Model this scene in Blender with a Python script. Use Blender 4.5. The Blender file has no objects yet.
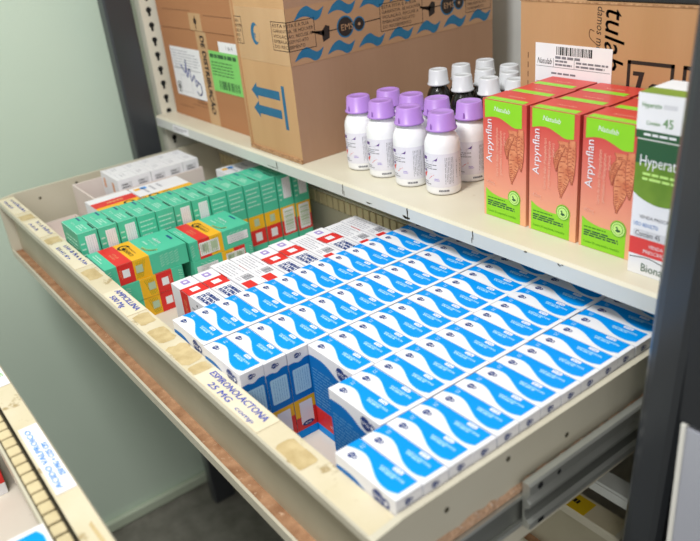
import bpy, math, random
from mathutils import Vector, Matrix

S = 0.02                      # one working unit is 2 cm
rnd = random.Random(11)
sc = bpy.context.scene
COL = sc.collection
V = Vector
EPS = 0.006

# ------------------------------------------------------------------ materials
MATS = {}


def lin(h):
    h = h.lstrip('#')
    c = [int(h[i:i + 2], 16) / 255 for i in (0, 2, 4)]
    return tuple(x / 12.92 if x <= 0.04045 else ((x + 0.055) / 1.055) ** 2.4 for x in c) + (1.0,)


def pm(name, col, rough=0.5, col2=None, scale=8.0, amt=0.5, metallic=0.0, bump=0.0, bscale=60.0,
       stretch=(1, 1, 1), spec=0.35, alpha=1.0, trans=0.0, spots=None, spot_scale=6.0, spot_lo=0.62, spot_hi=0.72, coat=0.0):
    m = bpy.data.materials.new(name)
    m.use_nodes = True
    nt = m.node_tree
    b = nt.nodes['Principled BSDF']
    b.inputs['Roughness'].default_value = rough
    b.inputs['Metallic'].default_value = metallic
    b.inputs['Specular IOR Level'].default_value = spec
    b.inputs['Alpha'].default_value = alpha
    b.inputs['Transmission Weight'].default_value = trans
    b.inputs['Coat Weight'].default_value = coat
    tc = nt.nodes.new('ShaderNodeTexCoord')
    mp = nt.nodes.new('ShaderNodeMapping')
    mp.inputs['Scale'].default_value = tuple(s / S for s in stretch)
    nt.links.new(tc.outputs['Object'], mp.inputs['Vector'])
    nz = nt.nodes.new('ShaderNodeTexNoise')
    nz.inputs['Scale'].default_value = scale * 0.1
    nz.inputs['Detail'].default_value = 5
    nt.links.new(mp.outputs['Vector'], nz.inputs['Vector'])
    mix = nt.nodes.new('ShaderNodeMix')
    mix.data_type = 'RGBA'
    c1 = lin(col)
    c2 = lin(col2) if col2 else tuple(x * 0.93 for x in c1[:3]) + (1,)
    mix.inputs['A'].default_value = c1
    mix.inputs['B'].default_value = c2
    rp = nt.nodes.new('ShaderNodeMapRange')
    rp.inputs['From Min'].default_value = 0.5 - 0.5 * amt
    rp.inputs['From Max'].default_value = 0.5 + 0.5 * amt
    nt.links.new(nz.outputs['Fac'], rp.inputs['Value'])
    nt.links.new(rp.outputs['Result'], mix.inputs['Factor'])
    out = mix.outputs['Result']
    if spots:
        n2 = nt.nodes.new('ShaderNodeTexNoise')
        n2.inputs['Scale'].default_value = spot_scale * 0.1
        n2.inputs['Detail'].default_value = 8
        n2.inputs['Roughness'].default_value = 0.7
        nt.links.new(mp.outputs['Vector'], n2.inputs['Vector'])
        r2 = nt.nodes.new('ShaderNodeMapRange')
        r2.inputs['From Min'].default_value = spot_lo
        r2.inputs['From Max'].default_value = spot_hi
        nt.links.new(n2.outputs['Fac'], r2.inputs['Value'])
        m2 = nt.nodes.new('ShaderNodeMix')
        m2.data_type = 'RGBA'
        nt.links.new(r2.outputs['Result'], m2.inputs['Factor'])
        nt.links.new(out, m2.inputs['A'])
        m2.inputs['B'].default_value = lin(spots)
        out = m2.outputs['Result']
    nt.links.new(out, b.inputs['Base Color'])
    if bump:
        n3 = nt.nodes.new('ShaderNodeTexNoise')
        n3.inputs['Scale'].default_value = bscale * 0.1
        nt.links.new(mp.outputs['Vector'], n3.inputs['Vector'])
        bp = nt.nodes.new('ShaderNodeBump')
        bp.inputs['Strength'].default_value = bump
        bp.inputs['Distance'].default_value = 0.1 * S
        nt.links.new(n3.outputs['Fac'], bp.inputs['Height'])
        nt.links.new(bp.outputs['Normal'], b.inputs['Normal'])
    MATS[name] = m
    return m


def ramp_mat(name, stops, rough=0.4, axis='Z'):
    m = bpy.data.materials.new(name)
    m.use_nodes = True
    nt = m.node_tree
    b = nt.nodes['Principled BSDF']
    b.inputs['Roughness'].default_value = rough
    tc = nt.nodes.new('ShaderNodeTexCoord')
    sp = nt.nodes.new('ShaderNodeSeparateXYZ')
    nt.links.new(tc.outputs['Generated'], sp.inputs['Vector'])
    cr = nt.nodes.new('ShaderNodeValToRGB')
    nt.links.new(sp.outputs[axis], cr.inputs['Fac'])
    e = cr.color_ramp.elements
    e[0].position, e[0].color = stops[0][0], lin(stops[0][1])
    e[1].position, e[1].color = stops[-1][0], lin(stops[-1][1])
    for p, c in stops[1:-1]:
        k = e.new(p)
        k.color = lin(c)
    nt.links.new(cr.outputs['Color'], b.inputs['Base Color'])
    MATS[name] = m


pm('white_card', '#eeeef2', 0.45, '#e6e6ec')
pm('white_paper', '#ecebee', 0.6, '#e2e1e6')
pm('blue_bright', '#0096ee', 0.5, '#0090e8', spec=0.15)
pm('blue_deep', '#0c74c2', 0.5, '#0a6eba', spec=0.15)
pm('blue_pale', '#b4dcf2', 0.5)
pm('blue_line', '#5f9fd0', 0.5)
pm('sky_line', '#9fdafc', 0.5)
pm('navy', '#1c3c80', 0.45)
pm('yellow', '#f2b822', 0.45, '#eab01c')
pm('red', '#dc2f2c', 0.45, '#d62a28')
pm('green', '#56c4a2', 0.45, '#4ebc9a', spec=0.25)
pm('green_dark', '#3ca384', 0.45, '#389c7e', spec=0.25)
pm('green_pale', '#b2e2d0', 0.45)
pm('grey_green', '#b4c8a8', 0.5)
pm('ink', '#1c1c1e', 0.6)
pm('grey_ink', '#7c7c84', 0.6)
pm('pale_ink', '#b2b2bc', 0.6)
pm('purple', '#a48fd2', 0.5)
pm('orange_text', '#e8a070', 0.5)
pm('lime', '#8fd42a', 0.4, '#88cc26')
pm('lime_pale', '#c4ec84', 0.4)
pm('lime_dark', '#3f8a1c', 0.5)
pm('root_tan', '#e0946a', 0.5, '#c8704c', scale=30, amt=0.3)
pm('root_brown', '#a8503a', 0.5)
pm('salmon_text', '#f0b49c', 0.5)
pm('arp_red', '#d0473f', 0.38, '#c8403a')
ramp_mat('arp_body', [(0.0, '#eeb084'), (0.3, '#e8987a'), (0.6, '#dd7462'), (0.85, '#cf4c44'), (1.0, '#ca463f')])
pm('olive', '#7f9c2c', 0.4, '#6f8c22')
pm('forest', '#2f5c3c', 0.4)
pm('leaf_green', '#7c9c34', 0.4, '#5f8428', scale=6, amt=0.3)
pm('red_soft', '#e0443f', 0.45)
pm('beige_metal', '#cbc6b4', 0.42, '#c2bca8', scale=3, amt=0.5, spots='#8a8070', spot_scale=9, spot_lo=0.70, spot_hi=0.78)
pm('beige_dull', '#b9b29c', 0.5, '#aaa38c', scale=3, amt=0.5, spots='#7a705c', spot_scale=9, spot_lo=0.68, spot_hi=0.76)
pm('shelf_paint', '#d9d4c2', 0.45, '#cfc9b4', scale=2.5, amt=0.5, spots='#a49676', spot_scale=5, spot_lo=0.66, spot_hi=0.8)
pm('shelf_edge', '#cfd2cf', 0.45, '#c6c8c4', scale=2.5, amt=0.5, spots='#6c6a62', spot_scale=8, spot_lo=0.69, spot_hi=0.73)
pm('lip_paint', '#dad0b8', 0.5, '#cdc2a2', scale=4, amt=0.45, spots='#a8946c', spot_scale=9, spot_lo=0.60, spot_hi=0.66, bump=0.1)
pm('old_tape', '#cdb98c', 0.5, '#b8a274', scale=20, amt=0.3, bump=0.2, bscale=120)
pm('cream_paper', '#e2d9c2', 0.6, '#dad0b4', scale=6)
pm('rusty_board', '#b48a68', 0.75, '#8e6648', scale=14, amt=0.35, spots='#d8b89c', spot_scale=50, spot_lo=0.6, spot_hi=0.72, bump=0.5, bscale=160)
pm('raw_edge', '#d8b496', 0.8, '#b88e6c', scale=60, amt=0.3, spots='#f4e6d6', spot_scale=60, spot_lo=0.55, spot_hi=0.68, bump=1.0, bscale=120)
pm('drawer_floor', '#d6cfc2', 0.55, '#cbc3b4', scale=3, amt=0.5, spots='#9a9080', spot_scale=10, spot_lo=0.68, spot_hi=0.76)
pm('tooth', '#d8caa4', 0.5, '#c8b88e')
pm('slot_dark', '#4c4636', 0.7)
pm('dark_steel', '#3d4044', 0.28, '#36393d', scale=2, amt=0.6, spec=0.5, stretch=(1, 1, 0.2))
pm('dark_edge', '#4a4d52', 0.4, '#424549', scale=2, amt=0.6, stretch=(1, 1, 0.2))
pm('steel', '#c4c6c0', 0.36, '#aaaca4', scale=4, amt=0.6, metallic=0.7, stretch=(1, 0.2, 1))
pm('steel_dark', '#8a8c86', 0.4, '#6c6e68', scale=4, amt=0.6, metallic=0.7, stretch=(1, 0.2, 1))
pm('hole_black', '#17181a', 0.7)
pm('upright_white', '#d9d7ca', 0.45, '#cfccbc', scale=3, amt=0.5, spots='#8d8676', spot_scale=10, spot_lo=0.7, spot_hi=0.78)
pm('back_white', '#c9cccb', 0.5, '#c0c3c2', scale=2)
pm('mint_wall', '#d0e0d0', 0.6, '#c8dac9', scale=0.8, amt=0.5, bump=0.08, bscale=40)
pm('base_mint', '#c6d0bc', 0.55, '#b8c4ae', scale=2)
pm('concrete', '#85837a', 0.75, '#6c6a61', scale=6, amt=0.4, spots='#56544c', spot_scale=20, spot_lo=0.6, spot_hi=0.75)
pm('carton', '#bb916a', 0.8, '#b2885f', scale=5, amt=0.5, stretch=(1, 1, 0.15), bump=0.12, bscale=50)
pm('carton_light', '#c8a075', 0.8, '#bd956a', scale=5, amt=0.5, stretch=(1, 1, 0.15), bump=0.12, bscale=50)
pm('carton_brown', '#b17d57', 0.8, '#a8744e', scale=4, amt=0.5, stretch=(0.15, 1, 1), bump=0.12, bscale=50)
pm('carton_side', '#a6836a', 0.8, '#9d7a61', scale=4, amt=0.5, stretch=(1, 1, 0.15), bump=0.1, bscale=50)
pm('carton_edge', '#8f6848', 0.85, '#c09a74', scale=60, amt=0.3)
pm('tape_tan', '#c9a47c', 0.25, '#bd966c', scale=5, amt=0.5, stretch=(1, 1, 0.3), bump=0.1, bscale=20)
pm('tape_side', '#b08a6c', 0.25, '#a8825f', scale=5, amt=0.5, bump=0.1, bscale=20)
pm('tape_clear', '#c4a684', 0.22, '#b0906a', scale=5, amt=0.5)
pm('print_blue', '#1f6288', 0.6, '#2a6c90', scale=20, amt=0.5)
pm('print_black', '#2c2320', 0.6)
pm('print_brown', '#5a3a28', 0.7)
pm('label_green', '#84d070', 0.55, '#7cc868')
pm('label_ink', '#35603a', 0.6)
pm('pen_blue', '#4354b4', 0.6)
pm('pen_light', '#3f94e0', 0.6)
pm('bottle_white', '#f0f0f2', 0.3, '#ececef', spec=0.5)
pm('label_lilac', '#e2e0ea', 0.45)
pm('cap_purple', '#b489d6', 0.35, '#aa7fce', spec=0.5)
pm('cap_purple_dark', '#9465b8', 0.35)
pm('ink_violet', '#5b2f86', 0.5)
pm('red_swash', '#d6463f', 0.5)
pm('bottle_black', '#15140f', 0.12, '#1c1a14', spec=0.6)
pm('cap_grey', '#d6d8dc', 0.3, '#cacdd2', spec=0.5)
pm('label_lime', '#8cc83c', 0.45)
pm('tan_label', '#b89a5c', 0.5)
pm('tray_card', '#e2d6d0', 0.65, '#dacdc6', scale=5)
pm('sticker_grey', '#d8d8de', 0.55)
pm('tag_yellow', '#d8b414', 0.5)
pm('panel_grey', '#a9acb6', 0.5, '#a0a3ad', scale=2)
pm('panel_white', '#e0dfd8', 0.5)
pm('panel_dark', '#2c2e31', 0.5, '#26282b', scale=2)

# ------------------------------------------------------------------ frames (flat and cylindrical) for printed faces


class Flat:
    def __init__(self, o, u, v):
        self.o, self.u, self.v = V(o), V(u), V(v)
        self.n = self.u.cross(self.v).normalized()

    def p(self, a, b, h):
        return self.o + self.u * a + self.v * b + self.n * h


class Cyl:
    def __init__(self, c, r, ang):
        self.c, self.r, self.ang = V(c), r, ang

    def p(self, a, b, h):
        t = self.ang + a / self.r
        return V((self.c.x + (self.r + h) * math.cos(t), self.c.y + (self.r + h) * math.sin(t), self.c.z + b))


def box_top(x0, y0, z1):
    return Flat((x0, y0, z1), (1, 0, 0), (0, 1, 0))


def box_front(x0, y0, z0):
    return Flat((x0, y0, z0), (1, 0, 0), (0, 0, 1))


def box_side(x1, y0, z0):
    return Flat((x1, y0, z0), (0, 1, 0), (0, 0, 1))


TXT = {}


def text_mesh(s):
    if s not in TXT:
        cu = bpy.data.curves.new('t', 'FONT')
        cu.body = s
        cu.size = 1.0
        cu.resolution_u = 2
        ob = bpy.data.objects.new('t', cu)
        COL.objects.link(ob)
        dg = bpy.context.evaluated_depsgraph_get()
        me = bpy.data.meshes.new_from_object(ob.evaluated_get(dg))
        vs = [(v.co.x, v.co.y) for v in me.vertices]
        fs = [tuple(p.vertices) for p in me.polygons]
        bpy.data.objects.remove(ob)
        bpy.data.curves.remove(cu)
        bpy.data.meshes.remove(me)
        w = (max(v[0] for v in vs) if vs else 1)
        TXT[s] = (vs, fs, w)
    return TXT[s]


class MB:
    def __init__(self):
        self.v, self.f, self.m, self.s, self.slots = [], [], [], [], []

    def mi(self, mat):
        if mat not in self.slots:
            self.slots.append(mat)
        return self.slots.index(mat)

    def face(self, pts, mat, smooth=False):
        b = len(self.v)
        self.v += [tuple(p) for p in pts]
        self.f.append(tuple(range(b, b + len(pts))))
        self.m.append(self.mi(mat))
        self.s.append(smooth)

    def grid(self, rows, mat, smooth=True, closed=False):
        b = len(self.v)
        n = len(rows[0])
        for r in rows:
            self.v += [tuple(p) for p in r]
        k = self.mi(mat)
        for i in range(len(rows) - 1):
            for j in range(n if closed else n - 1):
                j2 = (j + 1) % n
                self.f.append((b + i * n + j, b + i * n + j2, b + (i + 1) * n + j2, b + (i + 1) * n + j))
                self.m.append(k)
                self.s.append(smooth)

    def box(self, x0, x1, y0, y1, z0, z1, mat, mats=None):
        c = [(x0, y0, z0), (x1, y0, z0), (x1, y1, z0), (x0, y1, z0), (x0, y0, z1), (x1, y0, z1), (x1, y1, z1), (x0, y1, z1)]
        q = {'b': (0, 3, 2, 1), 't': (4, 5, 6, 7), 'f': (0, 1, 5, 4), 'r': (1, 2, 6, 5), 'k': (2, 3, 7, 6), 'l': (3, 0, 4, 7)}
        b = len(self.v)
        self.v += c
        for key, idx in q.items():
            self.f.append(tuple(b + i for i in idx))
            self.m.append(self.mi((mats or {}).get(key, mat)))
            self.s.append(False)

    def prism(self, prof, x0, x1, mat, mats=None):
        # profile of (y, z) points, anticlockwise seen from +x, swept along x
        n = len(prof)
        b = len(self.v)
        self.v += [(x0, y, z) for y, z in prof] + [(x1, y, z) for y, z in prof]
        for i in range(n):
            j = (i + 1) % n
            self.f.append((b + j, b + i, b + n + i, b + n + j))
            self.m.append(self.mi((mats or {}).get(i, mat)))
            self.s.append(False)
        self.f.append(tuple(b + i for i in range(n))[::-1])
        self.f.append(tuple(b + n + i for i in range(n)))
        self.m += [self.mi(mat)] * 2
        self.s += [False] * 2

    def lathe(self, c, prof, mat, n=32):
        rows = []
        for r, z in prof:
            rows.append([(c[0] + r * math.cos(2 * math.pi * k / n), c[1] + r * math.sin(2 * math.pi * k / n), c[2] + z) for k in range(n)])
        self.grid(rows, mat, True, True)

    def poly(self, fr, pts, mat, layer=1):
        self.face([fr.p(a, b, layer * EPS) for a, b in pts], mat)

    def rect(self, fr, a0, b0, a1, b1, mat, layer=1, sub=1):
        for k in range(sub):
            p0 = a0 + (a1 - a0) * k / sub
            p1 = a0 + (a1 - a0) * (k + 1) / sub
            self.poly(fr, [(p0, b0), (p1, b0), (p1, b1), (p0, b1)], mat, layer)

    def rrect(self, fr, a0, b0, a1, b1, r, mat, layer=1):
        pts = []
        for cx, cy, s in ((a1 - r, b0 + r, -90), (a1 - r, b1 - r, 0), (a0 + r, b1 - r, 90), (a0 + r, b0 + r, 180)):
            for k in range(5):
                t = math.radians(s + 22.5 * k)
                pts.append((cx + r * math.cos(t), cy + r * math.sin(t)))
        self.poly(fr, pts, mat, layer)

    def disc(self, fr, cx, cy, r, mat, layer=1, ry=None, n=20):
        ry = ry or r
        self.poly(fr, [(cx + r * math.cos(2 * math.pi * k / n), cy + ry * math.sin(2 * math.pi * k / n)) for k in range(n)], mat, layer)

    def outline(self, fr, a0, b0, a1, b1, t, mat, layer=1):
        self.rect(fr, a0, b0, a1, b0 + t, mat, layer)
        self.rect(fr, a0, b1 - t, a1, b1, mat, layer)
        self.rect(fr, a0, b0, a0 + t, b1, mat, layer)
        self.rect(fr, a1 - t, b0, a1, b1, mat, layer)

    def text(self, fr, s, x, y, h, mat, layer=2, rot=0, w=None, center=False, shear=0.0):
        # h is the letter height, w forces the total width
        vs, fs, tw = text_mesh(s)
        k = h / 0.72
        kx = (w / tw) if w else k
        c, d = math.cos(math.radians(rot)), math.sin(math.radians(rot))
        off = -tw * kx / 2 if center else 0
        b = len(self.v)
        for a, e in vs:
            px = a * kx + off + shear * e * k
            py = e * k
            self.v.append(tuple(fr.p(x + px * c - py * d, y + px * d + py * c, layer * EPS)))
        mi = self.mi(mat)
        for f in fs:
            self.f.append(tuple(b + i for i in f))
            self.m.append(mi)
            self.s.append(False)

    def lines(self, fr, a0, b0, a1, b1, n, mat, layer=2, fill=0.45, vert=False, seed=0, words=True):
        # rows of fine print: broken into word-like dashes
        r = random.Random(seed)
        for k in range(n):
            if vert:
                s0 = a0 + (a1 - a0) * (k + (1 - fill) / 2) / n
                s1 = s0 + (a1 - a0) * fill / n
                e = b0 + (b1 - b0) * (0.0 if r.random() < .7 else r.random() * .3)
                q = b1
                if words:
                    while q > e + 0.03:
                        L = (b1 - b0) * r.uniform(.08, .25)
                        self.rect(fr, s0, max(e, q - L), s1, q, mat, layer)
                        q -= L + (b1 - b0) * .03
                else:
                    self.rect(fr, s0, e, s1, q, mat, layer)
            else:
                s1 = b1 - (b1 - b0) * (k + (1 - fill) / 2) / n
                s0 = s1 - (b1 - b0) * fill / n
                e = a1 - (a1 - a0) * (0.0 if r.random() < .6 else r.random() * .4)
                q = a0
                if words:
                    while q < e - 0.03:
                        L = (a1 - a0) * r.uniform(.08, .25)
                        self.rect(fr, q, s0, min(e, q + L), s1, mat, layer)
                        q += L + (a1 - a0) * .03
                else:
                    self.rect(fr, a0, s0, e, s1, mat, layer)

    def barcode(self, fr, a0, b0, a1, b1, mat='ink', layer=2, vert=False, seed=1, n=22):
        r = random.Random(seed)
        q = 0.0
        while q < 1:
            w = r.choice((.4, .7, 1.0, 1.4)) / n
            if vert:
                self.rect(fr, a0, b0 + (b1 - b0) * q, a1, b0 + (b1 - b0) * min(1, q + w), mat, layer)
            else:
                self.rect(fr, a0 + (a1 - a0) * q, b0, a0 + (a1 - a0) * min(1, q + w), b1, mat, layer)
            q += w + r.choice((.4, .6, .9)) / n

    def stroke(self, fr, pts, t, mat, layer=2):
        for (a0, b0), (a1, b1) in zip(pts[:-1], pts[1:]):
            d = V((a1 - a0, b1 - b0))
            if d.length < 1e-6:
                continue
            d.normalize()
            n = V((-d.y, d.x)) * t / 2
            e = d * t * .3
            self.poly(fr, [(a0 - e.x + n.x, b0 - e.y + n.y), (a0 - e.x - n.x, b0 - e.y - n.y), (a1 + e.x - n.x, b1 + e.y - n.y), (a1 + e.x + n.x, b1 + e.y + n.y)][::-1], mat, layer)

    def build(self, name, parent=None, loc=(0, 0, 0), rz=0.0, bevel=0.0):
        me = bpy.data.meshes.new(name)
        me.from_pydata([(x * S, y * S, z * S) for x, y, z in self.v], [], self.f)
        for s in self.slots:
            me.materials.append(MATS[s])
        me.polygons.foreach_set('material_index', self.m)
        me.polygons.foreach_set('use_smooth', self.s)
        me.update()
        o = bpy.data.objects.new(name, me)
        COL.objects.link(o)
        o.location = V(loc) * S
        o.rotation_euler = (0, 0, rz)
        if parent:
            o.parent = parent
        if bevel:
            md = o.modifiers.new('Bevel', 'BEVEL')
            md.width = bevel * S
            md.segments = 3
            md.limit_method = 'ANGLE'
        return o


def tag(o, label, cat, group=None):
    o['label'] = label
    o['category'] = cat
    if group:
        o['group'] = group
    return o


def structure(o):
    o['kind'] = 'structure'
    return o


def empty(name, loc=(0, 0, 0), rz=0.0):
    o = bpy.data.objects.new(name, None)
    o.empty_display_size = 0.02
    COL.objects.link(o)
    o.location = V(loc) * S
    o.rotation_euler = (0, 0, rz)
    return o


def copy_tree(o, parent=None):
    c = o.copy()
    COL.objects.link(c)
    c.parent = parent
    for ch in list(o.children):
        copy_tree(ch, c)
    return c


def put(o, loc, rz=0.0):
    o.location = V(loc) * S
    o.rotation_euler = (0, 0, rz)
    return o


def smooth(ctrl, n=6, closed=False):
    out = []
    P = [V(p) for p in ctrl]
    for i in range(len(P) - 1):
        p0 = P[i - 1] if i > 0 else P[i] * 2 - P[i + 1]
        p1, p2 = P[i], P[i + 1]
        p3 = P[i + 2] if i + 2 < len(P) else P[i + 1] * 2 - P[i]
        for k in range(n):
            t = k / n
            q = 0.5 * ((2 * p1) + (p2 - p0) * t + (2 * p0 - 5 * p1 + 4 * p2 - p3) * t * t + (3 * p1 - p0 - 3 * p2 + p3) * t ** 3)
            out.append((q.x, q.y))
    out.append(tuple(P[-1]))
    return out


ORD = ['first', 'second', 'third', 'fourth', 'fifth', 'sixth', 'seventh', 'eighth', 'ninth', 'tenth', 'eleventh', 'twelfth', 'thirteenth', 'fourteenth']

# ------------------------------------------------------------------ room
FLOOR = -35.0
m = MB()
m.face([(-30.5, -60, FLOOR), (60, -60, FLOOR), (60, 32, FLOOR), (-30.5, 32, FLOOR)], 'concrete')
structure(m.build('floor'))
m = MB()
m.box(-32, -30.5, -60, 32, FLOOR, 60, 'mint_wall')
structure(m.build('wall_left'))
m = MB()
m.box(-30.5, 60, 32, 33, FLOOR, 60, 'mint_wall')
structure(m.build('wall_back'))
m = MB()
m.box(-30.5, -29.9, -60, 32, FLOOR, FLOOR + 1.1, 'base_mint')
structure(m.build('baseboard_left', bevel=0.2))

# ------------------------------------------------------------------ the drawer cabinet (one thing: posts, uprights, shelf, back)
XL, XR = -26.5, 16.0
SH_Y, SH_B, SH_T = 11.5, 1.15, 1.9
cab = tag(empty('shelving_cabinet', (0, 20, FLOOR)), 'cream steel shelving cabinet with dark posts, shelf full of cartons above the open drawer', 'cabinet')


def cpart(mb, name, bevel=0.0):
    o = mb.build(name, cab, (0, -20, -FLOOR), bevel=bevel)
    return o


for x0, x1, y0, y1 in ((-27.7, -26.5, 9.5, 11.5), (16.0, 17.55, 9.0, 11.0)):
    m = MB()
    m.box(x0, x1, y0, y1, FLOOR, 40, 'dark_steel')
    if x0 > 0:      # this post leans a little
        m.v = [(15.80 + (x - x0) + .043 * z, y, z) for x, y, z in m.v]
    cpart(m, 'post', bevel=0.42 if x0 > 0 else 0.15)
for side in (-1, 1):
    xi = XL if side < 0 else 16.35
    for (y0, y1) in ((12.05, 15.2), (27.5, 30)):
        m = MB()
        if side < 0:
            m.box(xi - 0.25, xi, y0, y1, FLOOR + .2, 40, 'upright_white')
            m.box(xi - 1.5, xi - .25, y0, y0 + .25, FLOOR + .2, 40, 'upright_white')
            fr = Flat((xi, y0, 0), (0, 1, 0), (0, 0, 1))
        else:
            m.box(xi, xi + 0.25, y0 - .9, y1, FLOOR + .2, 40, 'upright_white')
            fr = Flat((xi, y0, 0), (0, -1, 0), (0, 0, 1))
        for k in range(-20, 26):
            z = 2.9 + 1.03 * k
            a = .58 if side < 0 else -1.2
            m.disc(fr, a, z + .16, .2, 'hole_black', 1, n=14)
            m.rrect(fr, a - .1, z - .28, a + .1, z + .1, .08, 'hole_black', 1)
        cpart(m, 'upright')
m = MB()
m.box(XL - .2, 16.6, 30.0, 30.3, FLOOR + .2, 40, 'back_white')
cpart(m, 'back_panel')
# the shelf: a folded sheet with a deep front edge
m = MB()
m.prism([(SH_Y, SH_B), (SH_Y + .45, SH_B), (SH_Y + .45, SH_B + .15), (SH_Y + .15, SH_B + .15), (SH_Y + .15, SH_T - .15), (29.9, SH_T - .15), (29.9, SH_T), (SH_Y + .12, SH_T), (SH_Y, SH_T - .12)],
        XL + .02, 16.3, 'shelf_paint', {0: 'shelf_edge', 8: 'shelf_edge'})
fr = box_front(0, SH_Y, 0)
r = random.Random(3)
for x, z, w, h in ((-9.6, 1.5, .12, .45), (-10.4, 1.32, .9, .06), (1.8, 1.5, .15, .5), (6.0, 1.55, .12, .45), (-3.2, 1.5, .14, .5), (1.6, 1.3, .5, .2), (-1.3, 1.3, .7, .06), (8.8, 1.75, .3, .06), (10.6, 1.72, .25, .08)):
    for k in range(4):
        a = x + r.uniform(-.5, .5) * w
        b = z + r.uniform(-.4, .4) * h
        m.poly(fr, [(a, b - h * .3), (a + w * .3, b - h * .2), (a + w * .35, b + h * .3), (a - w * .1, b + h * .25)], 'slot_dark', 1)
shelf = cpart(m, 'shelf')
m = MB()
fr = box_front(-23.6, SH_Y - .01, 1.22)
m.rect(fr, 0, 0, 2.5, .48, 'white_paper', 1)
m.lines(fr, .2, .1, 2.3, .38, 2, 'grey_ink', 2, .5, seed=4)
o = m.build('shelf_tag', shelf)
o['label'] = 'small white paper tag'
m = MB()
m.prism([(9.7, -6.15), (10.6, -6.15), (10.6, -5.6), (9.7, -5.6)], -26.45, 15.42, 'shelf_edge')
cpart(m, 'crossbar', bevel=.08)
# the outer runner that carries the open drawer
m = MB()
X0, X1 = 14.72, 15.12
prof = [(X1, -3.68), (X1, -3.45), (X1 - .12, -3.35), (X1 - .2, -3.23), (X1 - .2, -2.93), (X1 - .1, -2.83), (X1, -2.75), (X1, -2.63), (X1 - .14, -2.48), (X1, -2.28), (X1, -1.93), (X1 - .06, -1.85), (X0 + .1, -1.85), (X0 + .1, -1.97), (X1 - .3, -2.03), (X1 - .3, -3.53), (X0 + .1, -3.58), (X0 + .1, -3.68)]
n = len(prof)
b = len(m.v)
for y in (4.6, 25):
    m.v += [(x, y, z) for x, z in prof]
for i in range(n):
    j = (i + 1) % n
    m.f.append((b + i, b + n + i, b + n + j, b + j))
    m.m.append(m.mi('steel_dark' if i in (2, 3, 4, 8) else 'steel'))  # groove faces take a darker steel that paints in their shade
    m.s.append(False)
m.f.append(tuple(range(b, b + n)))
m.m.append(m.mi('steel'))
m.s.append(False)
fr = box_side(X1 + .002, 0, 0)
m.disc(fr, 5.1, -2.11, .13, 'hole_black', 1)
m.disc(fr, 6.0, -2.11, .1, 'hole_black', 1)
m.rrect(fr, 5.0, -3.66, 5.3, -3.47, .08, 'hole_black', 1)
cpart(m, 'slide_rail')
m = MB()
m.box(-26.45, -25.7, 9, 25, -3.95, -2.05, 'steel')
cpart(m, 'slide_rail')

# ------------------------------------------------------------------ drawers


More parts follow.
